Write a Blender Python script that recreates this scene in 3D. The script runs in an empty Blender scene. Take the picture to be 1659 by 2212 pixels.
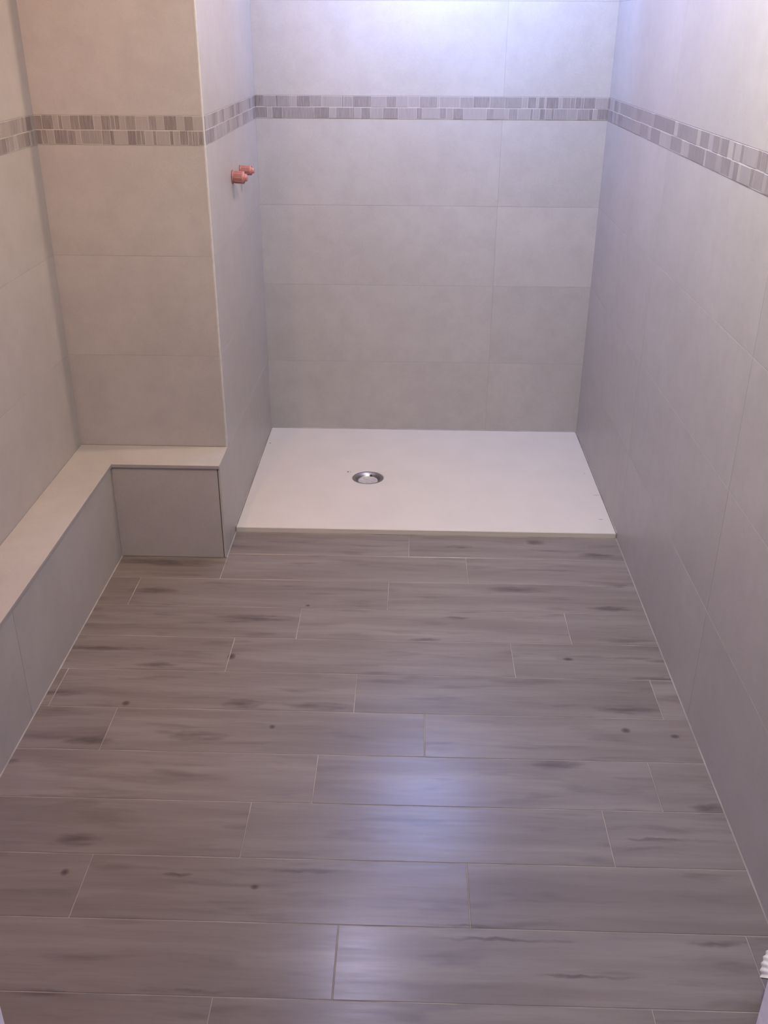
import bpy, bmesh, math, random
from mathutils import Vector, Matrix

# ---------------------------------------------------------------- camera, world, lights, exposure
scene = bpy.context.scene
COL = scene.collection

def make_camera():
    cd = bpy.data.cameras.new('camera')
    cd.sensor_fit = 'VERTICAL'; cd.sensor_height = 24.0
    cd.lens = 24.0 * 2082.25 / 2212.0
    cd.clip_start = 0.02; cd.clip_end = 60
    o = bpy.data.objects.new('camera', cd); COL.objects.link(o)
    a, b, c = (math.radians(v) for v in (26.5991, -1.4874, 0.3112))
    F = Vector((math.sin(b)*math.cos(a), math.cos(b)*math.cos(a), -math.sin(a)))
    Rt = Vector((math.cos(b), -math.sin(b), 0)); U = Rt.cross(F)
    r = Rt*math.cos(c) + U*math.sin(c); u = -Rt*math.sin(c) + U*math.cos(c)
    M = Matrix((r, u, -F)).transposed().to_4x4(); M.translation = (0, 0, 1.5)
    o.matrix_world = M
    scene.camera = o
make_camera()

scene.view_settings.view_transform = 'Standard'
scene.view_settings.look = 'None'
scene.view_settings.gamma = 1.0
scene.view_settings.use_curve_mapping = False
scene.view_settings.exposure = 0.0

W = bpy.data.worlds.new('world'); scene.world = W; W.use_nodes = True
bg = W.node_tree.nodes['Background']
bg.inputs['Color'].default_value = (0.72, 0.64, 1.0, 1); bg.inputs['Strength'].default_value = 1.35

def disk(name, loc, aim, size, power, rgb):
    """a round lamp face; rgb are per-channel powers"""
    l = bpy.data.lights.new(name, 'AREA'); l.shape = 'DISK'; l.size = size
    k = max(rgb); l.energy = power*k; l.color = tuple(c/k for c in rgb)
    o = bpy.data.objects.new(name, l); COL.objects.link(o); o.location = loc
    o.rotation_euler = (Vector(aim)-Vector(loc)).to_track_quat('-Z', 'Y').to_euler()
def spot(name, loc, aim, size, blend, power, rgb, radius):
    l = bpy.data.lights.new(name, 'SPOT'); l.spot_size = math.radians(size); l.spot_blend = blend
    k = max(rgb); l.energy = power*k; l.color = tuple(c/k for c in rgb); l.shadow_soft_size = radius
    o = bpy.data.objects.new(name, l); COL.objects.link(o); o.location = loc
    o.rotation_euler = (Vector(aim)-Vector(loc)).to_track_quat('-Z', 'Y').to_euler()
SPOT_POS = (0.14, 3.24, 2.12); SPOT_AIM = (0.14, 3.725, 1.90); SPOT_RGB = (0.62, 0.88, 1.80)
ROOM_POS = (0.20, 1.60, 2.30); ROOM_AIM = (0.694, 2.00, 1.80); ROOM_RGB = (3.30, 3.20, 2.65)
WARM_POS = (-0.72, 1.58, 1.85); WARM_AIM = (-1.03, 1.69, 1.67); WARM_RGB = (1.20, 0.70, 0.42)
WIN_RGB = (3.0, 3.8, 9.2)          # daylight behind the frosted window pane
spot('shower_glow_fill', SPOT_POS, SPOT_AIM, 150, 1.0, 60.0, SPOT_RGB, 0.035)  # added wash standing in for the glare glow on the back wall
SPR_POS = (-0.20, 2.90, 2.25); SPR_AIM = (0.694, 2.70, 1.40); SPR_RGB = (1.70, 1.68, 2.60)
SPL_POS = (0.30, 2.90, 2.25); SPL_AIM = (-0.56, 3.10, 1.40); SPL_RGB = (1.80, 1.32, 0.90)
spot('right_wall_fill', SPR_POS, SPR_AIM, 120, 1.0, 30.0, SPR_RGB, 0.035)  # added fill that brightens the right wall
spot('left_wall_fill', SPL_POS, SPL_AIM, 120, 1.0, 30.0, SPL_RGB, 0.035)  # added fill that brightens the alcove's left wall
disk('room_fill_light', ROOM_POS, ROOM_AIM, 0.20, 10.0, ROOM_RGB)  # added wash for the upper right wall
disk('wall_lamp_light', WARM_POS, WARM_AIM, 0.10, 12.0, WARM_RGB)

# ---------------------------------------------------------------- measures of the room
R, B, L1, Y1, L0 = 0.694, 3.725, -0.567, 2.795, -1.032
LB, YB, ZB = -0.8997, 2.652, 0.3207
YT, ZT = 2.8286, 0.0193
BT, BM, BB = 1.288, 1.2505, 1.2129
H = 2.40
DOORY0, DOORY1, JL, JR = 0.45, 0.586, -0.3715, 0.3275
rnd = random.Random(11)

# ---------------------------------------------------------------- materials
def mat(name):
    m = bpy.data.materials.new(name); m.use_nodes = True
    nt = m.node_tree; b = nt.nodes['Principled BSDF']
    return m, nt, b
def N(nt, t, **kw):
    n = nt.nodes.new(t)
    for k, v in kw.items(): setattr(n, k, v)
    return n
def mathn(nt, op, a, b=None, c=None, clamp=False):
    n = N(nt, 'ShaderNodeMath', operation=op, use_clamp=clamp)
    for i, v in enumerate((a, b, c)):
        if v is None: continue
        if isinstance(v, (int, float)): n.inputs[i].default_value = v
        else: nt.links.new(v, n.inputs[i])
    return n.outputs[0]
def mix(nt, f, a, b, mode='MIX'):
    n = N(nt, 'ShaderNodeMix', data_type='RGBA', blend_type=mode)
    for i, v in ((0, f), (6, a), (7, b)):
        if isinstance(v, (int, float)): n.inputs[i].default_value = v
        elif isinstance(v, tuple): n.inputs[i].default_value = v
        else: nt.links.new(v, n.inputs[i])
    return n.outputs[2]
def noise(nt, vec, scale, detail=4, rough=0.55):
    n = N(nt, 'ShaderNodeTexNoise'); n.inputs['Scale'].default_value = scale
    n.inputs['Detail'].default_value = detail; n.inputs['Roughness'].default_value = rough
    nt.links.new(vec, n.inputs['Vector']); return n.outputs['Fac']
def mapping(nt, vec, scale, add=None):
    m = N(nt, 'ShaderNodeMapping'); m.inputs['Scale'].default_value = scale
    nt.links.new(vec, m.inputs['Vector'])
    if add is None: return m.outputs[0]
    v = N(nt, 'ShaderNodeVectorMath', operation='ADD')
    nt.links.new(m.outputs[0], v.inputs[0]); nt.links.new(add, v.inputs[1]); return v.outputs[0]
def ramp(nt, f, stops):
    r = N(nt, 'ShaderNodeMapRange'); r.clamp = True
    (a, va), (b, vb) = stops
    r.inputs[1].default_value = a; r.inputs[2].default_value = b
    r.inputs[3].default_value = va; r.inputs[4].default_value = vb
    nt.links.new(f, r.inputs[0]); return r.outputs[0]
def blobs(nt, vec, items, soft=1.0):
    """elliptical stains with a shape of their own: items (x, y, rx, ry, strength)"""
    s = N(nt, 'ShaderNodeSeparateXYZ'); nt.links.new(vec, s.inputs[0])
    tot = None
    for x, y, rx, ry, st in items:
        a = mathn(nt, 'MULTIPLY', mathn(nt, 'SUBTRACT', s.outputs[0], x), 1.0/rx)
        b = mathn(nt, 'MULTIPLY', mathn(nt, 'SUBTRACT', s.outputs[1], y), 1.0/ry)
        q = mathn(nt, 'MULTIPLY_ADD', a, a, mathn(nt, 'MULTIPLY', b, b))
        f = mathn(nt, 'MULTIPLY', mathn(nt, 'SUBTRACT', 1.0, q, clamp=True), st)
        tot = f if tot is None else mathn(nt, 'MAXIMUM', tot, f)
    return tot

def tile_material():
    m, nt, b = mat('wall_tile')
    geo = N(nt, 'ShaderNodeNewGeometry'); at = N(nt, 'ShaderNodeAttribute', attribute_name='tone')
    pos = geo.outputs['Position']
    sep = N(nt, 'ShaderNodeSeparateColor'); nt.links.new(at.outputs['Color'], sep.inputs[0])
    n1 = noise(nt, mapping(nt, pos, (1, 1, 1), at.outputs['Vector']), 3.0, 5, 0.6)
    n2 = noise(nt, mapping(nt, pos, (1, 1, 1)), 260.0, 2, 0.6)
    n3 = noise(nt, mapping(nt, pos, (1, 1, 1), at.outputs['Vector']), 16.0, 4, 0.6)
    c = mix(nt, ramp(nt, n1, [(0.3, 0), (0.7, 1)]), (0.335, 0.308, 0.300, 1), (0.385, 0.358, 0.352, 1))
    c = mix(nt, ramp(nt, n2, [(0.3, 0.0), (0.7, 0.35)]), c, (0.42, 0.40, 0.39, 1))
    c = mix(nt, ramp(nt, n3, [(0.42, 0.0), (0.72, 0.34)]), c, (0.30, 0.275, 0.27, 1))
    v = N(nt, 'ShaderNodeHueSaturation'); nt.links.new(c, v.inputs['Color'])
    nt.links.new(mathn(nt, 'ADD', sep.outputs[0], 0.5), v.inputs['Value'])
    nt.links.new(v.outputs[0], b.inputs['Base Color'])
    b.inputs['Roughness'].default_value = 0.42
    b.inputs['Specular IOR Level'].default_value = 0.45
    bp = N(nt, 'ShaderNodeBump'); bp.inputs['Strength'].default_value = 0.08; bp.inputs['Distance'].default_value = 0.002
    nt.links.new(n2, bp.inputs['Height']); nt.links.new(bp.outputs[0], b.inputs['Normal'])
    return m
def plain(name, col, rough=0.6, metal=0.0, nscale=80, namp=0.08, bump=0.05):
    m, nt, b = mat(name)
    geo = N(nt, 'ShaderNodeNewGeometry'); n = noise(nt, geo.outputs['Position'], nscale, 4)
    d = tuple(x*(1-namp) for x in col) + (1,); l = tuple(min(1, x*(1+namp)) for x in col) + (1,)
    nt.links.new(mix(nt, ramp(nt, n, [(0.3, 0), (0.7, 1)]), d, l), b.inputs['Base Color'])
    b.inputs['Roughness'].default_value = rough; b.inputs['Metallic'].default_value = metal
    bp = N(nt, 'ShaderNodeBump'); bp.inputs['Strength'].default_value = bump; bp.inputs['Distance'].default_value = 0.001
    nt.links.new(n, bp.inputs['Height']); nt.links.new(bp.outputs[0], b.inputs['Normal'])
    return m
KNOTS = [(-0.655, 2.073, 0.0389, 0.0123), (-0.4605, 2.1176, 0.0086, 0.0127), (-0.3976, 1.918, 0.0402, 0.0165), (-0.6884, 1.9098, 0.008, 0.0091), (-0.3135, 1.8319, 0.0056, 0.0069), (-0.4876, 1.792, 0.0548, 0.0166), (-0.2072, 1.9154, 0.063, 0.0128), (0.5984, 2.3929, 0.0471, 0.0126), (0.3398, 2.4895, 0.0694, 0.0161), (0.0596, 2.2148, 0.0331, 0.0067), (0.4377, 2.1366, 0.0111, 0.0064), (0.6092, 2.1469, 0.0434, 0.0064), (-0.2819, 2.3787, 0.0054, 0.005), (0.1465, 2.3275, 0.029, 0.0073), (-0.6651, 1.459, 0.0401, 0.0151), (-0.284, 1.3489, 0.0063, 0.0057), (-0.666, 1.3733, 0.0064, 0.0081), (-0.3833, 1.1183, 0.0564, 0.0045), (-0.6192, 1.1062, 0.0401, 0.008), (0.4216, 2.79, 0.0243, 0.016), (0.1703, 2.7522, 0.0376, 0.0094), (0.6715, 1.5911, 0.035, 0.0139), (0.5348, 1.8474, 0.0089, 0.0086), (0.6473, 1.8292, 0.0088, 0.0068), (0.5484, 1.9288, 0.0573, 0.0165), (-0.7397, 1.7668, 0.0435, 0.0114), (0.669, 2.0585, 0.0601, 0.008), (-0.7351, 2.6154, 0.1305, 0.0233), (0.6362, 2.5245, 0.0308, 0.0082), (-0.7525, 2.4471, 0.0551, 0.0158), (-0.8045, 2.1442, 0.1124, 0.0086), (-0.4135, 2.3074, 0.0921, 0.0144), (0.3397, 1.7203, 0.0476, 0.0156), (-0.8891, 1.9477, 0.0699, 0.0113), (-0.8867, 1.6896, 0.0148, 0.0077), (0.203, 1.2424, 0.1025, 0.0041), (0.5764, 1.2445, 0.0341, 0.0061), (0.5604, 1.4984, 0.0673, 0.0051), (-0.4441, 1.3736, 0.0229, 0.0046), (0.3357, 1.169, 0.0657, 0.0038), (0.7475, 2.1349, 0.074, 0.0064), (-0.2072, 1.3932, 0.083, 0.0059), (0.119, 1.2705, 0.052, 0.0031), (0.6117, 2.7101, 0.0444, 0.0122)]
def floor_material():
    m, nt, b = mat('wood_look_plank_tile')
    geo = N(nt, 'ShaderNodeNewGeometry'); at = N(nt, 'ShaderNodeAttribute', attribute_name='tone')
    pos = geo.outputs['Position']
    sep = N(nt, 'ShaderNodeSeparateColor'); nt.links.new(at.outputs['Color'], sep.inputs[0])
    off = N(nt, 'ShaderNodeVectorMath', operation='SCALE'); off.inputs['Scale'].default_value = 37.0
    nt.links.new(at.outputs['Vector'], off.inputs[0]); off = off.outputs[0]
    # gentle waviness of the grain
    w = noise(nt, mapping(nt, pos, (2.2, 9, 1), off), 1.0, 2)
    wv = N(nt, 'ShaderNodeCombineXYZ'); nt.links.new(mathn(nt, 'MULTIPLY', mathn(nt, 'SUBTRACT', w, 0.5), 1.4), wv.inputs[1])
    off2 = N(nt, 'ShaderNodeVectorMath', operation='ADD'); nt.links.new(off, off2.inputs[0]); nt.links.new(wv.outputs[0], off2.inputs[1])
    g1 = noise(nt, mapping(nt, pos, (2.0, 22, 1), off2.outputs[0]), 1.0, 3, 0.5)
    g2 = noise(nt, mapping(nt, pos, (6.0, 110, 1), off2.outputs[0]), 1.0, 4, 0.65)
    g3 = noise(nt, mapping(nt, pos, (4.0, 26, 1), off2.outputs[0]), 1.3, 3, 0.5)
    c = mix(nt, ramp(nt, g1, [(0.3, 0), (0.72, 1)]), (0.155, 0.126, 0.120, 1), (0.215, 0.184, 0.176, 1))
    c = mix(nt, ramp(nt, g2, [(0.40, 0.16), (0.52, 0.0)]), c, (0.120, 0.098, 0.096, 1))
    c = mix(nt, ramp(nt, g3, [(0.56, 0.0), (0.76, 0.62)]), c, (0.095, 0.075, 0.074, 1))
    n4 = noise(nt, mapping(nt, pos, (9, 70, 1)), 1.0, 4)
    wob = N(nt, 'ShaderNodeTexNoise'); wob.inputs['Scale'].default_value = 1.0; wob.inputs['Detail'].default_value = 3
    nt.links.new(mapping(nt, pos, (30, 60, 1)), wob.inputs['Vector'])
    wc = N(nt, 'ShaderNodeVectorMath', operation='SUBTRACT'); nt.links.new(wob.outputs['Color'], wc.inputs[0]); wc.inputs[1].default_value = (.5, .5, .5)
    ws = N(nt, 'ShaderNodeVectorMath', operation='MULTIPLY'); nt.links.new(wc.outputs[0], ws.inputs[0]); ws.inputs[1].default_value = (0.05, 0.016, 0)
    wp = N(nt, 'ShaderNodeVectorMath', operation='ADD'); nt.links.new(ws.outputs[0], wp.inputs[0]); nt.links.new(pos, wp.inputs[1])
    big = blobs(nt, wp.outputs[0], [(x, y, rx*1.5, ry*1.3, 1.0) for x, y, rx, ry in KNOTS if rx > 0.012])
    big = mathn(nt, 'MULTIPLY', big, ramp(nt, n4, [(0.30, 0.15), (0.55, 1.0)]))
    sm = blobs(nt, pos, [(x, y, rx*1.5, ry*1.3, 1.3) for x, y, rx, ry in KNOTS if rx <= 0.012])
    c = mix(nt, mathn(nt, 'MULTIPLY', mathn(nt, 'MAXIMUM', big, sm), 0.72, clamp=True), c, (0.062, 0.046, 0.048, 1))
    v = N(nt, 'ShaderNodeHueSaturation'); nt.links.new(c, v.inputs['Color'])
    nt.links.new(mathn(nt, 'ADD', sep.outputs[0], 0.5), v.inputs['Value'])
    nt.links.new(v.outputs[0], b.inputs['Base Color'])
    nt.links.new(ramp(nt, g2, [(0.3, 0.26), (0.7, 0.22)]), b.inputs['Roughness'])
    b.inputs['Specular IOR Level'].default_value = 0.5
    bp = N(nt, 'ShaderNodeBump'); bp.inputs['Strength'].default_value = 0.25; bp.inputs['Distance'].default_value = 0.002
    nt.links.new(mathn(nt, 'MULTIPLY_ADD', g2, 0.10, g1), bp.inputs['Height']); nt.links.new(bp.outputs[0], b.inputs['Normal'])
    return m
def mosaic_material():
    m, nt, b = mat('mosaic_strip')
    geo = N(nt, 'ShaderNodeNewGeometry'); at = N(nt, 'ShaderNodeAttribute', attribute_name='tone')
    sep = N(nt, 'ShaderNodeSeparateColor'); nt.links.new(at.outputs['Color'], sep.inputs[0])
    n = noise(nt, mapping(nt, geo.outputs['Position'], (400, 400, 25), at.outputs['Vector']), 1.0, 3)
    c = mix(nt, sep.outputs[0], (0.140, 0.116, 0.119, 1), (0.325, 0.295, 0.292, 1))
    c = mix(nt, ramp(nt, n, [(0.35, 0.0), (0.7, 0.45)]), c, (0.36, 0.33, 0.33, 1))
    nt.links.new(c, b.inputs['Base Color']); b.inputs['Roughness'].default_value = 0.38
    return m
def tray_material():
    m, nt, b = mat('white_resin')
    geo = N(nt, 'ShaderNodeNewGeometry'); pos = geo.outputs['Position']
    n = noise(nt, pos, 6.0, 4); n2 = noise(nt, pos, 350.0, 3)
    c = mix(nt, ramp(nt, n, [(0.3, 0), (0.7, 1)]), (0.52, 0.475, 0.445, 1), (0.55, 0.505, 0.475, 1))
    k = blobs(nt, pos, [(-0.221, 3.291, .0045, .0075, 1), (-0.212, 3.290, .003, .005, .7), (-0.549, 3.554, .004, .006, .9),
                        (0.663, 3.305, .004, .005, .5), (0.676, 3.118, .016, .004, .45), (0.659, 2.928, .011, .004, .5)])
    c = mix(nt, k, c, (0.10, 0.08, 0.08, 1))
    nt.links.new(c, b.inputs['Base Color']); b.inputs['Roughness'].default_value = 0.6
    b.inputs['Specular IOR Level'].default_value = 0.3
    bp = N(nt, 'ShaderNodeBump'); bp.inputs['Strength'].default_value = 0.1; bp.inputs['Distance'].default_value = 0.001
    nt.links.new(n2, bp.inputs['Height']); nt.links.new(bp.outputs[0], b.inputs['Normal'])
    return m
def emit(name, col, strength):
    m, nt, b = mat(name)
    b.inputs['Base Color'].default_value = (0.9, 0.9, 0.9, 1)
    b.inputs['Emission Color'].default_value = col + (1,); b.inputs['Emission Strength'].default_value = strength
    return m

M_TILE = tile_material(); M_FLOOR = floor_material(); M_MOS = mosaic_material(); M_TRAY = tray_material()
M_GROUT = plain('pale_grout', (0.42, 0.385, 0.37), 0.9, nscale=300)
M_JOINT = plain('wall_joint', (0.31, 0.285, 0.28), 0.8, nscale=300)
M_FGROUT = plain('floor_grout', (0.28, 0.246, 0.237), 0.9, nscale=7, namp=0.35)
M_SEAL = plain('white_sealant', (0.33, 0.298, 0.285), 0.6, nscale=11, namp=0.25)
M_SEAL2 = plain('thin_sealant', (0.27, 0.240, 0.232), 0.7, nscale=9, namp=0.22)
M_DARK = plain('dark_gap', (0.03, 0.025, 0.025), 0.9)
M_PAINT = plain('white_paint', (0.62, 0.60, 0.60), 0.55)
M_CEIL = plain('ceiling_paint', (0.75, 0.73, 0.72), 0.9)
M_STEEL = plain('polished_steel', (0.36, 0.34, 0.34), 0.38, 1.0)
M_CAP = plain('translucent_grey_plastic', (0.43, 0.41, 0.41), 0.35)
M_RED = plain('red_plastic', (0.40, 0.165, 0.155), 0.45)
M_DRED = plain('dark_red_plastic', (0.30, 0.12, 0.115), 0.5)
M_HOSE = plain('white_corrugated_plastic', (0.72, 0.70, 0.70), 0.4)
M_EDGE = plain('pale_edge_profile', (0.44, 0.43, 0.43), 0.25)
M_GLASS = emit('fill_spot_lens', (0.6, 0.7, 1.0), 5.0)
M_RLENS = emit('fill_room_lens', (1.0, 0.97, 0.9), 5.0)
M_WLENS = emit('lit_warm_lens', (1.0, 0.62, 0.40), 4.0)
kk = max(WIN_RGB); M_PANE = emit('daylit_frosted_pane', tuple(c/kk for c in WIN_RGB), kk)

# ---------------------------------------------------------------- mesh helpers
class MB:
    def __init__(self):
        self.bm = bmesh.new(); self.col = self.bm.loops.layers.float_color.new('tone')
    def face(self, pts, mi=0, tone=(0.5, 0.5, 0.5)):
        vs = [self.bm.verts.new(p) for p in pts]
        f = self.bm.faces.new(vs); f.material_index = mi
        for l in f.loops: l[self.col] = (*tone, 1)
        return f
    def plate(self, O, U, V, u0, u1, v0, v1, front, depth, bev, mi=0, tone=(0.5, 0.5, 0.5)):
        """a bevelled tile lying in plane O,U,V; N = UxV; front face at +front, sides run down to front-depth"""
        O, U, V = Vector(O), Vector(U), Vector(V); Nn = U.cross(V)
        def P(u, v, h): return O + U*u + V*v + Nn*h
        a = [(u0, v0), (u1, v0), (u1, v1), (u0, v1)]
        c = [(u0+bev, v0+bev), (u1-bev, v0+bev), (u1-bev, v1-bev), (u0+bev, v1-bev)]
        fr = [P(*q, front) for q in c]; md = [P(*q, front-bev) for q in a]; bk = [P(*q, front-depth) for q in a]
        self.face(fr, mi, tone)
        for i in range(4):
            j = (i+1) % 4
            self.face([md[i], md[j], fr[j], fr[i]], mi, tone)
            self.face([bk[i], bk[j], md[j], md[i]], mi, tone)
    def box(self, lo, hi, mi=0, tone=(0.5, 0.5, 0.5)):
        x0, y0, z0 = lo; x1, y1, z1 = hi
        p = [(x0,y0,z0),(x1,y0,z0),(x1,y1,z0),(x0,y1,z0),(x0,y0,z1),(x1,y0,z1),(x1,y1,z1),(x0,y1,z1)]
        for q in ((3,2,1,0),(4,5,6,7),(0,1,5,4),(1,2,6,5),(2,3,7,6),(3,0,4,7)): self.face([p[i] for i in q], mi, tone)
    def lathe(self, prof, axis_o, axis_d, seg=48, mi=0, closed=False):
        """revolve (radius, height) around an axis"""
        d = Vector(axis_d).normalized(); t = d.orthogonal().normalized(); s = d.cross(t); o = Vector(axis_o)
        n = len(prof)
        for k in range(seg):
            a0, a1 = 2*math.pi*k/seg, 2*math.pi*(k+1)/seg
            e0 = t*math.cos(a0)+s*math.sin(a0); e1 = t*math.cos(a1)+s*math.sin(a1)
            for i in range(n if closed else n-1):
                (r0, h0), (r1, h1) = prof[i], prof[(i+1) % n]
                q = [o+e0*r0+d*h0, o+e1*r0+d*h0, o+e1*r1+d*h1, o+e0*r1+d*h1]
                if r0 < 1e-6: q = [q[0], q[2], q[3]]
                elif r1 < 1e-6: q = [q[0], q[1], q[2]]
                f = self.face(q, mi); f.smooth = True
    def tube(self, pts, rads, seg=20, mi=0, smooth=True):
        pts = [Vector(p) for p in pts]; rings = []
        t0 = (pts[1]-pts[0]).normalized(); ref = t0.orthogonal().normalized()
        for i, p in enumerate(pts):
            t = (pts[min(i+1, len(pts)-1)]-pts[max(i-1, 0)]).normalized()
            ref = (ref - t*ref.dot(t)).normalized(); s = t.cross(ref)
            rings.append([p+(ref*math.cos(2*math.pi*k/seg)+s*math.sin(2*math.pi*k/seg))*rads[i] for k in range(seg)])
        for i in range(len(rings)-1):
            for k in range(seg):
                j = (k+1) % seg
                f = self.face([rings[i][k], rings[i][j], rings[i+1][j], rings[i+1][k]], mi); f.smooth = smooth
        return rings
    def build(self, name, mats, parent=None, weld=True):
        if weld: bmesh.ops.remove_doubles(self.bm, verts=self.bm.verts, dist=1e-6)
        bmesh.ops.recalc_face_normals(self.bm, faces=self.bm.faces) if weld else None
        me = bpy.data.meshes.new(name); self.bm.to_mesh(me); self.bm.free()
        for m in (mats if isinstance(mats, (list, tuple)) else [mats]): me.materials.append(m)
        o = bpy.data.objects.new(name, me); COL.objects.link(o)
        if parent is not None: o.parent = parent; o.matrix_parent_inverse = Matrix.Translation(-parent.location)
        return o
def tag(o, label=None, cat=None, group=None, kind=None):
    for k, v in (('label', label), ('category', cat), ('group', group), ('kind', kind)):
        if v: o[k] = v
    return o
def thing(name, loc, label, cat, group=None):
    o = bpy.data.objects.new(name, None); o.empty_display_size = 0.05; COL.objects.link(o); o.location = loc
    return tag(o, label, cat, group)
def struct(mb, name, mats, label, cat='structure'):
    return tag(mb.build(name, mats, weld=False), label, cat, kind='structure')

TH = 0.10           # wall thickness behind the tiles
G = 0.0006          # half a wall joint
ROWS = [0.008, 0.3082, 0.6152, 0.912, BB]
UPPER = [BT, BT+0.3, BT+0.6, BT+0.9, H]
TONES = {}
def tone(base=0.5, amp=0.02): return (base + rnd.uniform(-amp, amp), rnd.random(), rnd.random())
def tiled(mb, O, U, V, u0, u1, joints, zmin=0.0, zmax=H, special=None, amp=0.02):
    """tiles proud of a joint plane; u along the wall, v up; the front faces stand at 0, joints 1.2 mm behind"""
    us = [u0] + sorted(j for j in joints if u0 < j < u1) + [u1]
    zs = [max(zmin, 0.0)] + [z for z in ROWS[1:]+UPPER if zmin < z < zmax] + [zmax]
    for i in range(len(zs)-1):
        z0, z1 = zs[i], zs[i+1]
        if z0 >= BB-1e-6 and z1 <= BT+1e-6: continue
        for j in range(len(us)-1):
            b = 0.5
            if special:
                for (su, sz, sb) in special:
                    if us[j] <= su <= us[j+1] and z0 <= sz <= z1: b = sb
            mb.plate(O, U, V, us[j]+(G if j else 0), us[j+1]-(G if j < len(us)-2 else 0), z0+G, z1-G, 0.0, 0.0012, 0.0002, 0, tone(b, amp))

# ---------------------------------------------------------------- floor: wood-look planks
PW, PL, W0 = 0.157, 0.7565, 2.6786
JOINT = {-1: 0.010, 0: 0.191, 1: -0.050, 2: -0.298, 3: -0.466, 4: -0.121, 5: 0.052, 6: -0.194, 7: -0.325, 8: 0.133, 9: -0.114, 10: -0.321}
mb = MB()
g = 0.0011
for k in range(-1, 22):
    ya, yb = W0-(k+1)*PW, W0-k*PW
    x0 = JOINT.get(k, rnd.uniform(-0.3, 0.4))
    xs = [x0 + n*PL for n in range(-3, 4)]
    for xa, xb in zip(xs[:-1], xs[1:]):
        a, b_ = max(xa, L0-0.05), min(xb, R+0.02)
        if b_-a < 0.01: continue
        if k == -1: a = max(a, L1-0.02)
        y1_ = min(yb-g, YT-0.004) if k == -1 else yb-g
        mb.plate((0, 0, 0), (1, 0, 0), (0, 1, 0), a+(g if a == xa else 0), b_-(g if b_ == xb else 0), ya+g, y1_,
                 0.0, 0.004, 0.0006, 0, (0.5+rnd.uniform(-0.045, 0.045), rnd.random(), rnd.random()))
mb.box((L0-0.1, -0.85, -0.12), (R+0.1, B+0.1, -0.0009), 1)
struct(mb, 'floor', [M_FLOOR, M_FGROUT], 'grey-brown wood-look plank tile floor with pale grout lines', 'floor')

# ---------------------------------------------------------------- walls
mb = MB()
for (ua, ub, za, zb_) in ((L1, -0.14, BT+.3, 1.84), (-0.14, .3195, BT+.3, 1.84), (.3195, R, BT+.3, 1.84), (L1, -0.14, 1.84, 2.36), (.36, R, 1.84, 2.36), (L1, .3195, 2.36, H), (.3195, R, 2.36, H)):
    mb.plate((0, B, 0), (1, 0, 0), (0, 0, 1), ua+G, ub-G, za+G, zb_-G, 0.0, 0.0012, 0.0002, 0, tone(0.5, 0.004))
tiled(mb, (0, B, 0), (1, 0, 0), (0, 0, 1), L1, R, [0.3195], zmax=BT+.3, special=[(0.5, 0.75, 0.565), (0.0, 0.75, 0.515), (0.5, 0.4, 0.48), (0.5, 0.1, 0.50), (0, 1.0, 0.49)], amp=0.004)
WX0, WX1, WZ0, WZ1 = -0.14, 0.36, 1.84, 2.36
mb.box((L1-0.5, B+0.0005, -0.12), (R+TH, B+TH, WZ0), 1); mb.box((L1-0.5, B+0.0005, WZ1), (R+TH, B+TH, H), 1)
mb.box((L1-0.5, B+0.0005, WZ0), (WX0, B+TH, WZ1), 1); mb.box((WX1, B+0.0005, WZ0), (R+TH, B+TH, WZ1), 1)
struct(mb, 'wall_back', [M_TILE, M_JOINT], 'grey-beige tiled wall at the back of the shower', 'wall')

mb = MB(); mb.box((WX0, B+0.058, WZ0), (WX1, B+0.064, WZ1))
wn = struct(mb, 'window_1', [M_PANE], 'small frosted daylit window high in the back wall', 'window')
mb = MB()
for q in (((WX0, B+.035, WZ0), (WX0+.035, B+.07, WZ1)), ((WX1-.035, B+.035, WZ0), (WX1, B+.07, WZ1)), ((WX0+.035, B+.035, WZ0), (WX1-.035, B+.07, WZ0+.035)), ((WX0+.035, B+.035, WZ1-.035), (WX1-.035, B+.07, WZ1))):
    mb.box(*q)
mb.build('window_frame', [M_PAINT], wn, weld=False)
mb = MB()   # right wall, faces -x : U = -y
tiled(mb, (R, 0, 0), (0, -1, 0), (0, 0, 1), -B, -DOORY1, [-2.805, -1.900, -0.995], special=[(-1.5, 0.45, 0.535), (-1.5, 0.2, 0.49), (-1.5, 1.0, 0.485), (-1.5, 0.75, 0.49), (-2.4, 0.4, 0.49), (-3.0, 0.75, 0.51)], amp=0.006)
mb.box((R+0.0005, DOORY0, -0.12), (R+TH, B+TH, H), 1)
struct(mb, 'wall_right', [M_TILE, M_JOINT], 'long grey tiled wall on the right side', 'wall')

mb = MB()   # alcove's left wall (the side of the jog), faces +x : U = +y
zl = ZB-0.0005
tiled(mb, (L1, 0, 0), (0, 1, 0), (0, 0, 1), Y1+0.004, B, [], zmin=zl, amp=0.008)
tiled(mb, (L1, 0, 0), (0, 1, 0), (0, 0, 1), YB+0.002, B, [], zmax=zl, amp=0.008)
mb.box((L1-0.10, Y1+0.004, -0.1), (L1-0.0005, B, H), 1)
struct(mb, 'wall_alcove_left', [M_TILE, M_JOINT], 'tiled side wall of the shower alcove on the left', 'wall')

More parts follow.
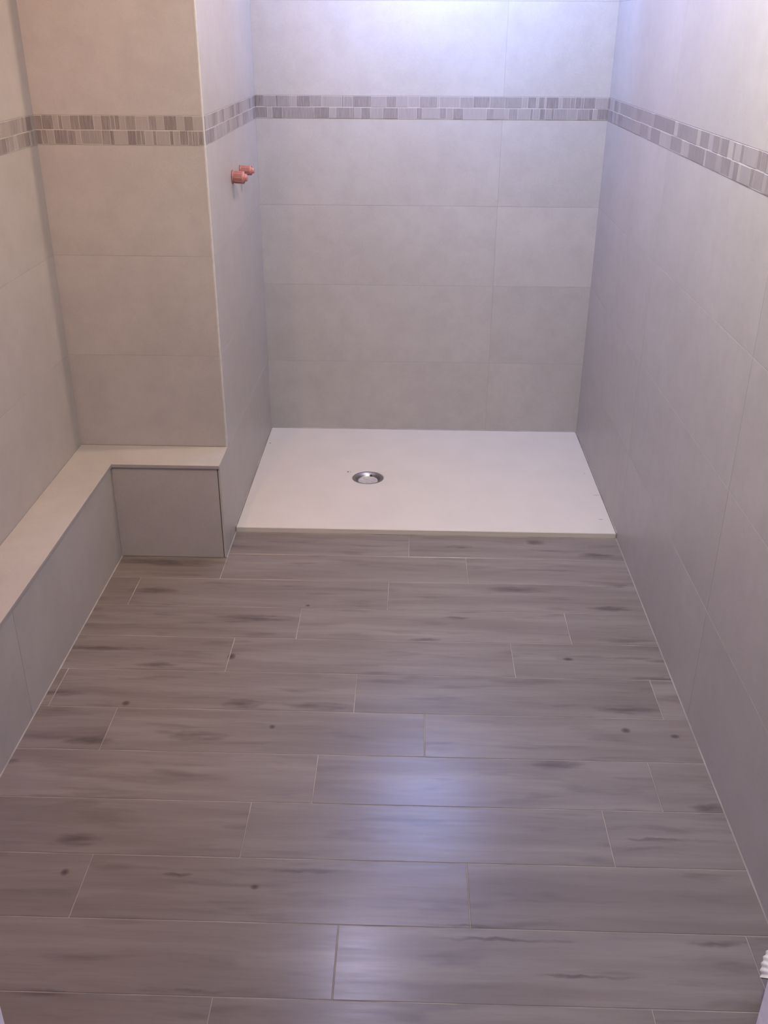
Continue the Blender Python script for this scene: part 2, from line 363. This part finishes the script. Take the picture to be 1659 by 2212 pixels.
mb = MB()   # wall above the ledge, faces -y
tiled(mb, (0, Y1, 0), (1, 0, 0), (0, 0, 1), L0, L1-0.003, [], zmin=ZB, special=[(-0.8, 0.45, 0.485), (-0.8, 0.75, 0.505), (-0.8, 1.0, 0.50)], amp=0.004)
mb.box((L0-TH, Y1+0.0005, -0.12), (L1-0.004, Y1+0.35, H), 1)
struct(mb, 'wall_rear_left', [M_TILE, M_JOINT], 'tiled wall facing the camera above the short ledge', 'wall')

mb = MB()   # left wall, faces +x
tiled(mb, (L0, 0, 0), (0, 1, 0), (0, 0, 1), DOORY1, Y1, [1.0, 1.9], zmin=0.0, amp=0.01)
mb.box((L0-TH, DOORY0, -0.12), (L0-0.0005, Y1+0.35, H), 1)
struct(mb, 'wall_left', [M_TILE, M_JOINT], 'tiled left wall behind the long ledge', 'wall')

mb = MB()   # front wall with the doorway
mb.box((L0-TH, DOORY0, -0.12), (JL-0.03, DOORY1, H)); mb.box((JR+0.03, DOORY0, -0.12), (R+TH, DOORY1, H))
mb.box((JL-0.03, DOORY0, 2.05), (JR+0.03, DOORY1, H))
struct(mb, 'wall_front', [M_PAINT], 'painted wall around the doorway', 'wall')
mb = MB()
mb.box((JL-0.03, DOORY0-0.01, 0.0), (JL, DOORY1+0.002, 2.05)); mb.box((JR, DOORY0-0.01, 0.0), (JR+0.03, DOORY1+0.002, 2.05))
mb.box((JL, DOORY0-0.01, 2.02), (JR, DOORY1+0.002, 2.05))
struct(mb, 'door_1', [M_PAINT], 'pale door frame cut by the bottom corners', 'door frame')
mb = MB(); mb.box((L0-TH, DOORY0, H), (R+TH, B+TH, H+0.08))
struct(mb, 'ceiling', [M_CEIL], 'white ceiling', 'ceiling')

# ---------------------------------------------------------------- mosaic frieze, two rows of upright strips
def frieze(name, O, U, u0, u1, top, bot, label):
    """top/bot: lists of (u_start, u_end, tone); gaps are filled with random strips"""
    mb = MB(); V = (0, 0, 1)
    for (z0, z1, spec) in ((BM, BT, top), (BB, BM, bot)):
        pieces = []; u = u0
        for a, b_, t in sorted(spec) + [(u1, u1, None)]:
            while u < a - 1e-4:
                w = min(rnd.choice((0.006, 0.010, 0.014, 0.022, 0.030, 0.040)), a-u)
                if a-u-w < 0.004: w = a-u
                pieces.append((u, u+w, rnd.choice((0.1, 0.3, 0.45, 0.6, 0.8)))); u += w
            if t is not None: pieces.append((a, b_, t)); u = b_
        for a, b_, t in pieces:
            j = rnd.uniform(-0.0006, 0.0006)
            mb.plate(O, U, V, a+0.0006, b_-0.0006, z0+0.0011+j, z1-0.0011+j, 0.0012+rnd.uniform(0, 0.0008), 0.0035, 0.0004, 0,
                     (min(1, max(0, t+rnd.uniform(-0.06, 0.06))), rnd.random()*9, rnd.random()*9))
    Ov, Uv = Vector(O), Vector(U); Nn = Uv.cross(Vector(V))
    p = [Ov+Uv*u0+Vector((0,0,BB)), Ov+Uv*u1+Vector((0,0,BB)), Ov+Uv*u1+Vector((0,0,BT)), Ov+Uv*u0+Vector((0,0,BT))]
    mb.face([q+Nn*0.0011 for q in p], 1)
    return struct(mb, name, [M_MOS, M_GROUT], label, 'mosaic border')
def seq(bounds, tones): return [(a, b_, t) for a, b_, t in zip(bounds[:-1], bounds[1:], tones)]
lt = seq([-1.0374,-1.0098,-.9794,-.9646,-.9545,-.9324,-.9072,-.8681,-.8474,-.8222,-.8103,-.797,-.7809,-.7525,-.7177,-.6962,-.6756,-.6413,-.6207,-.5956,-.5695],
         [.3,.15,.7,.15,.65,.3,.1,.75,.15,.2,.15,.6,.4,.7,.25,.75,.1,.7,.15,.8])
lt[0] = (L0+0.001, lt[0][1], .3)
lb = seq([-1.0308,-1.0144,-1.0005,-.9806,-.9435,-.9218,-.9079,-.8501,-.827,-.8154,-.7785,-.7554,-.7416,-.731,-.7093,-.7001,-.6633,-.6527,-.6357,-.6127,-.6012,-.5943,-.5851,-.5717],
         [.05,.3,.7,.12,.15,.7,.45,.3,.1,.7,.02,.25,.2,.75,.15,.75,.1,.7,.12,.3,.15,.3,.2])
frieze('trim_1', (0, Y1, 0), (1, 0, 0), L0+0.001, L1-0.004, lt, lb, 'two-row mosaic border on the wall above the short ledge')
bt = seq([-.5645,-.5365,-.4915,-.4825,-.4405,-.4363,-.4165,-.3686,-.3267,-.2548,-.2489,-.216,-.1503,-.0965,-.0608,-.019,.0227,.0852,.0941,.1655,.213,.2723,.3263,.3855,.4062,.4358,.4447,.4654,.4713,.5157,.5275,.557,.5748,.5954,.6043,.6456,.6869],
         [.1,.5,.1,.45,.1,.7,.1,.4,.55,.1,.45,.25,.65,.35,.65,.75,.4,.7,.6,.5,.3,.5,.4,.6,.2,.7,.25,.65,.1,.65,.3,.35,.1,.4,.15,.6,.2])
bb = seq([-.5645,-.5232,-.5051,-.4689,-.3545,-.3004,-.2764,-.2163,-.2103,-.1863,-.1533,-.1083,-.0544,.0114,.0324,.0951,.119,.1429,.1787,.2622,.289,.3283,.3402,.3729,.4176,.4265,.4502,.471,.4918,.5007,.5482,.5838,.6253,.6401,.6549,.6905],
         [.15,.65,.1,.35,.12,.7,.25,.1,.6,.2,.65,.2,.6,.3,.65,.3,.6,.2,.7,.35,.6,.7,.35,.65,.15,.65,.1,.45,.2,.45,.5,.4,.1,.65,.2])
frieze('trim_2', (0, B, 0), (1, 0, 0), L1+0.003, R-0.003, bt, bb, 'two-row mosaic border across the back wall')
rb_ = [3.4983,3.3172,3.2407,3.179,3.0409,2.9966,2.7594,2.7226,2.6198,2.5306,2.5004,2.4255,2.3891,2.3419,2.3212,2.2697,2.2327,2.2203,2.1793,2.1612,2.1336,2.068,2.045,2.0178]
rt_ = [.4,.5,.35,.4,.5,.2,.95,.2,.35,.9,.2,.7,.25,.6,.15,.95,.2,.75,.15,.6,.7,.1,.3]
rb2 = [3.4607,3.2673,3.1692,3.0633,3.0193,2.9117,2.8424,2.7829,2.6668,2.6321,2.5883,2.4477,2.4318,2.3463,2.3066,2.2367,2.2118,2.1801,2.1618,2.0948,2.0761,2.014,1.9935]
rt2 = [.4,.5,.3,.7,.25,.75,.7,.25,.8,.6,.2,.9,.3,.5,.2,.6,.1,.9,.6,.15,.3,.7]
frieze('trim_3', (R, 0, 0), (0, -1, 0), -B+0.003, -DOORY1-0.002, [(-a, -b_, t) for a, b_, t in zip(rb_[:-1], rb_[1:], rt_)],
       [(-a, -b_, t) for a, b_, t in zip(rb2[:-1], rb2[1:], rt2)], 'two-row mosaic border running along the right wall')
frieze('trim_4', (L1, 0, 0), (0, 1, 0), Y1+0.006, B-0.003, [], [], 'short mosaic border on the left side wall of the shower')
frieze('trim_5', (L0, 0, 0), (0, 1, 0), DOORY1+0.002, Y1-0.003, [], [], 'mosaic border on the left wall at the picture edge')

# edge profile on the outer corner
mb = MB()
pts = [(L1-0.006, Y1-0.0006), (L1-0.0025, Y1-0.0012), (L1-0.0002, Y1+0.0003), (L1+0.0006, Y1+0.003), (L1+0.0006, Y1+0.0065), (L1-0.006, Y1+0.0065)]
for i in range(len(pts)):
    a, b_ = pts[i], pts[(i+1) % len(pts)]
    f = mb.face([(a[0], a[1], ZB), (b_[0], b_[1], ZB), (b_[0], b_[1], H), (a[0], a[1], H)])
struct(mb, 'trim_6', [M_EDGE], 'slim pale edge strip down the outer wall corner', 'edge strip')

# sealant beads at the foot of the walls
mb = MB()
def bead(p, q, n1, s=0.0022, mi=0):
    p, q, n1 = Vector(p), Vector(q), Vector(n1)*s; u = Vector((0, 0, s))
    mb.face([p+n1, q+n1, q+n1*0.45+u*0.45, p+n1*0.45+u*0.45], mi); mb.face([p+n1*0.45+u*0.45, q+n1*0.45+u*0.45, q+u, p+u], mi)
bead((R, DOORY1, 0), (R, YT, 0), (-1, 0, 0), 0.0022, 1); bead((LB, DOORY1, 0), (LB, YB, 0), (1, 0, 0)); bead((L1, YB, 0), (L1, YT, 0), (1, 0, 0))
bead((L1, B, ZT), (R, B, ZT), (0, -1, 0), 0.002); bead((L1, YT, ZT), (L1, B, ZT), (1, 0, 0), 0.002); bead((R, YT, ZT), (R, B, ZT), (-1, 0, 0), 0.002)
struct(mb, 'trim_7', [M_SEAL, M_SEAL2], 'pale bead of sealant where walls meet floor and tray', 'sealant')

# ---------------------------------------------------------------- tiled ledge (boxed-in, L-shaped)
led = thing('tiled_ledge', (LB, YB, 0), 'low L-shaped tiled ledge boxed in along the left and rear walls', 'ledge')
E2 = DOORY1+0.001
mb = MB()   # top slab, L-shaped, 10 mm thick with 3 mm overhang
ov, t = 0.005, 0.011
xs = [(L0+0.001, E2), (LB+ov, E2), (LB+ov, YB-ov), (L1-0.0004, YB-ov), (L1-0.0004, Y1-0.0015), (L0+0.001, Y1-0.0015)]
bv = 0.0012
top_in = [(L0+0.001, E2), (LB+ov-bv, E2), (LB+ov-bv, YB-ov+bv), (L1-0.0004-bv, YB-ov+bv), (L1-0.0004-bv, Y1-0.0015), (L0+0.001, Y1-0.0015)]
def quadsplit(pts, z, flip=False):
    a = [pts[0], pts[1], pts[2], (pts[0][0], pts[2][1])]; c = [(pts[0][0], pts[2][1]), pts[2], (pts[2][0], pts[4][1]), pts[5]]; d = [pts[2], pts[3], pts[4], (pts[2][0], pts[4][1])]
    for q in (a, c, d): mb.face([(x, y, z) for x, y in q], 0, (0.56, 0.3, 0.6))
quadsplit(top_in, ZB); quadsplit(xs, ZB-t)
for i in range(6):
    j = (i+1) % 6
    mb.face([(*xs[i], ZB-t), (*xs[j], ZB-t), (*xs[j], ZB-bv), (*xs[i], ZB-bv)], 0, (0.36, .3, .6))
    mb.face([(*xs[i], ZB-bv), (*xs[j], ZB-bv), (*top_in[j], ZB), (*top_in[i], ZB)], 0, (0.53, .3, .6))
mb.build('ledge_top', [M_TILE], led, weld=False)
mb = MB()   # long riser, faces +x
for a, b_, tn in ((E2, 0.95, .5), (0.95, 1.85, .495), (1.85, YB, .505)):
    mb.plate((LB, 0, 0), (0, 1, 0), (0, 0, 1), a+(G if a > E2 else 0), b_-(G if b_ < YB else 0), 0.001, ZB-t-0.0025, 0, 0.0014, 0.0004, 0, (tn, rnd.random(), rnd.random()))
mb.box((LB-0.012, E2, 0.0), (LB-0.0012, YB, ZB-t-0.0005), 1, (0.35, 0, 0))
mb.build('riser_panel', [M_TILE, M_JOINT], led, weld=False)
mb = MB()   # short riser, faces -y, with the open dark joint on its right
mb.plate((0, YB, 0), (1, 0, 0), (0, 0, 1), LB, L1-0.0085, 0.001, ZB-t-0.0025, 0, 0.008, 0.0004, 0, (0.46, .2, .8))
mb.box((LB-0.01, YB+0.004, 0.0), (L1-0.0095, YB+0.012, ZB-t-0.0005), 1)
mb.build('riser_panel', [M_TILE, M_JOINT], led, weld=False)
mb = MB(); mb.box((L1-0.0092, YB+0.003, 0.0), (L1-0.0064, YB+0.009, ZB-t-0.0005))
o = mb.build('open_joint', [M_DARK], led, weld=False); o['label'] = 'dark open joint at the right edge of the short panel'
mb = MB(); mb.plate((L1-0.0062, 0, 0), (1, 0, 0), (0, 0, 1), 0, 0.0058, 0.001, ZB-t-0.0005, -YB-0.0008, 0.006, 0.0003, 0, (0.55, .1, .3))
o = mb.build('tile_edge', [M_TILE], led, weld=False)

# ---------------------------------------------------------------- shower tray with its open drain
tray = thing('shower_tray', ((L1+R)/2, (YT+B)/2, 0), 'low white rectangular shower tray with an off-centre drain', 'shower tray')
DX, DY, DR = -0.1445, 3.246, 0.0575
mb = MB(); bm_ = mb
x0, x1, y0, y1 = L1+0.002, R-0.002, YT, B-0.002
ns = 96
def rect_pt(a, ins):
    """point on the (rounded) outline at angle a seen from the drain centre"""
    dx, dy = math.cos(a), math.sin(a)
    tx = ((x1-ins if dx > 0 else x0+ins)-DX)/dx if abs(dx) > 1e-9 else 1e9
    ty = ((y1-ins if dy > 0 else y0+ins)-DY)/dy if abs(dy) > 1e-9 else 1e9
    tt = min(tx, ty); return (DX+dx*tt, DY+dy*tt)
angs = sorted([2*math.pi*k/ns for k in range(ns)] + [math.atan2(cy-DY, cx-DX) % (2*math.pi) for cx in (x0, x1) for cy in (y0, y1)])
for i in range(len(angs)):
    a, b_ = angs[i], angs[(i+1) % len(angs)]
    def ring(r, z, q): return (DX+r*math.cos(q), DY+r*math.sin(q), z)
    iA, iB = (*rect_pt(a, 0.0025), ZT), (*rect_pt(b_, 0.0025), ZT)
    oA, oB = (*rect_pt(a, 0.0), ZT-0.0025), (*rect_pt(b_, 0.0), ZT-0.0025)
    mb.face([ring(DR+.10, ZT-.0015, a), iA, iB, ring(DR+.10, ZT-.0015, b_)])
    mb.face([ring(DR+.003, ZT-.0025, a), ring(DR+.10, ZT-.0015, a), ring(DR+.10, ZT-.0015, b_), ring(DR+.003, ZT-.0025, b_)])
    mb.face([ring(DR, ZT-.005, a), ring(DR+.003, ZT-.0025, a), ring(DR+.003, ZT-.0025, b_), ring(DR, ZT-.005, b_)])
    mb.face([ring(DR, ZT-.016, a), ring(DR, ZT-.005, a), ring(DR, ZT-.005, b_), ring(DR, ZT-.016, b_)])
    mb.face([iA, oA, oB, iB]); mb.face([oA, (oA[0], oA[1], 0.0), (oB[0], oB[1], 0.0), oB])
mb.build('tray_slab', [M_TRAY], tray)
mb = MB()
mb.lathe([(0.0572, -0.0045), (0.0545, -0.0042), (0.050, -0.0050), (0.0440, -0.0085), (0.0405, -0.0125), (0.0390, -0.0165), (0.0, -0.0168)], (DX, DY, ZT), (0, 0, 1), 64)
dr = mb.build('drain', [M_STEEL], tray); dr['label'] = 'round steel drain dish'
mb = MB()
mb.lathe([(0.0365, -0.0168), (0.0365, -0.0145), (0.0350, -0.0132), (0.0300, -0.0125), (0.0285, -0.0135), (0.015, -0.0132), (0.0, -0.0128)], (DX, DY-0.002, ZT), (0, 0, 1), 48)
for k in range(6):
    a = k*math.pi/3+0.3
    mb.tube([(DX+0.004*math.cos(a), DY-0.002+0.004*math.sin(a), ZT-0.0128), (DX+0.027*math.cos(a), DY-0.002+0.027*math.sin(a), ZT-0.0128)], [0.0009, 0.0009], 8)
cap = mb.build('drain_cup', [M_CAP], dr); cap['label'] = 'pale grey plastic cup inside the drain'
mb = MB()
mb.lathe([(0.0, 0.0005), (0.004, 0.0), (0.0045, -0.003), (0.0045, -0.007)], (DX+0.010, DY+0.034, ZT-0.0085), (0, 0, 1), 12)
mb.build('clip', [M_DARK], dr)

# ---------------------------------------------------------------- red plugs on the mixer pipes
def plug(y, z, label, s=1.0, tilt=0.0):
    o = thing('pipe_plug', (L1, y, z), label, 'pipe plug', 'red plugs on the shower wall')
    mb = MB(); d = Vector((1, 0.0, -0.06+tilt))
    mb.lathe([(0.0, 0.0), (0.0175*s, 0.0), (0.0175*s, 0.005), (0.0135*s, 0.007)], (L1, y, z), d, 28)
    mb.build('flange', [M_DRED], o)
    mb = MB()
    mb.lathe([(0.0135*s, 0.006), (0.0150*s, 0.008), (0.0152*s, 0.030), (0.0160*s, 0.031), (0.0160*s, 0.037), (0.0145*s, 0.039)], (L1, y, z), d, 28)
    for k in range(10):
        a = k*2*math.pi/10; c_ = Vector((0, math.cos(a), math.sin(a)))*0.0151*s
        mb.tube([Vector((L1, y, z))+c_+d*0.009, Vector((L1, y, z))+c_+d*0.030], [0.0013*s]*2, 6)
    mb.build('cap_body', [M_RED], o)
    mb = MB()
    mb.lathe([(0.0145*s, 0.038), (0.0112*s, 0.039), (0.0100*s, 0.046), (0.0085*s, 0.048), (0.0, 0.048)], (L1, y, z), d, 6)
    mb.build('hex_head', [M_RED], o)
plug(3.175, 1.082, 'red plastic pipe plug on the shower wall, the larger nearer one', 1.18)
plug(3.325, 1.083, 'red plastic pipe plug on the shower wall, the smaller farther one', 0.95, 0.05)

# ---------------------------------------------------------------- corrugated hose end by the right wall
hose = thing('corrugated_hose', (R, 1.14, 0.0), 'white corrugated pipe end by the right wall at the bottom corner', 'pipe')
P = []
n = 60
C0 = Vector((R-0.002, 1.170, 0.079))
for i in range(n+1):
    s = i/n
    if s < 0.3: P.append(C0 + Vector((-0.012*s/0.3, 0, 0)))
    else:
        a = (s-0.3)/0.7*math.radians(88); rr = 0.040
        P.append(C0 + Vector((-0.012 - rr*math.sin(a), -rr*(1-math.cos(a))*0.85, -rr*(1-math.cos(a))*0.75)))
rads = [0.0190 + 0.0013*math.cos(2*math.pi*i/5.0) for i in range(n+1)]
mb = MB(); mb.tube(P, rads, 28); mb.build('hose_body', [M_HOSE], hose)
mb = MB(); d = (P[-1]-P[-2]).normalized()
mb.lathe([(0.0, -0.004), (0.0165, -0.004), (0.0165, 0.0015), (0.0185, 0.0015), (0.0185, -0.001)], P[-1], d, 28)
o = mb.build('opening', [M_DARK], hose); o['label'] = 'dark open mouth of the pipe'

# ---------------------------------------------------------------- added fill fixtures and the warm wall lamp (above the frame)
def fill_spot(pos, aim, label):  # housing invented for an added fill light, out of view
    pos = Vector(pos); d = (Vector(aim)-pos).normalized(); c0 = pos-d*0.045
    lamp = thing('fill_spot', (pos.x, pos.y, H), label, 'lamp')
    m0 = Vector((pos.x, pos.y, H)) - Vector((d.x, d.y, 0))*0.05
    mb = MB(); mb.lathe([(0.0, 0.0), (0.045, 0.0), (0.045, -0.02), (0.0, -0.025)], m0, (0, 0, 1), 32)
    mb.tube([m0+Vector((0, 0, -0.02)), m0+Vector((0, 0, -0.06)), c0-d*0.04], [0.009]*3, 12); mb.build('fill_mount', [M_PAINT], lamp)
    mb = MB(); mb.lathe([(0.0, -0.05), (0.030, -0.05), (0.045, -0.02), (0.048, 0.0), (0.044, 0.0), (0.040, -0.02), (0.0, -0.03)], c0, d, 40); mb.build('fill_body', [M_PAINT], lamp)
    mb = MB(); mb.lathe([(0.0, -0.008), (0.0415, -0.008), (0.0415, -0.012), (0.0, -0.012)], c0, d, 40); mb.build('lens', [M_GLASS], lamp)
fill_spot(SPOT_POS, SPOT_AIM, 'added unseen cool fill light turned to the back wall of the shower')
fill_spot(SPR_POS, SPR_AIM, 'added unseen fill light before the shower turned to the right wall')
fill_spot(SPL_POS, SPL_AIM, 'added unseen fill light before the shower turned to the left side wall')
def head(pos, aim, r_, mount_p, mount_d, name, label, mat_):
    pos = Vector(pos); d = (Vector(aim)-pos).normalized(); c0 = pos-d*0.01
    o = thing(name, tuple(mount_p), label, 'lamp')
    mb = MB(); mb.lathe([(0.0, -0.045), (r_*0.5, -0.045), (r_*0.95, -0.015), (r_*1.05, 0.0), (0.0, 0.0)], c0, d, 40); mb.build('lamp_head', [M_PAINT], o)
    mb = MB(); mb.lathe([(0.0, 0.0005), (r_*0.97, 0.0005), (r_*0.97, 0.003), (0.0, 0.003)], c0, d, 40); mb.build('lens', [mat_], o)
    mp = Vector(mount_p); md = Vector(mount_d)
    mb = MB(); mb.lathe([(0.0, 0.0), (0.035, 0.0), (0.035, 0.012), (0.0, 0.014)], mp, md, 28); mb.tube([mp, mp+md*0.02, c0-d*0.04], [0.007]*3, 12); mb.build('mount', [M_STEEL], o)
head(ROOM_POS, ROOM_AIM, 0.10, (0.14, 1.56, H), (0, 0, -1), 'room_fill_head', 'added unseen round fill light tilted to the right wall', M_RLENS)  # housing made up around the added right-wall wash
head(WARM_POS, WARM_AIM, 0.05, (L0, 1.45, 2.05), (1, 0, 0), 'wall_lamp', 'small warm lamp on an arm high on the left wall', M_WLENS)
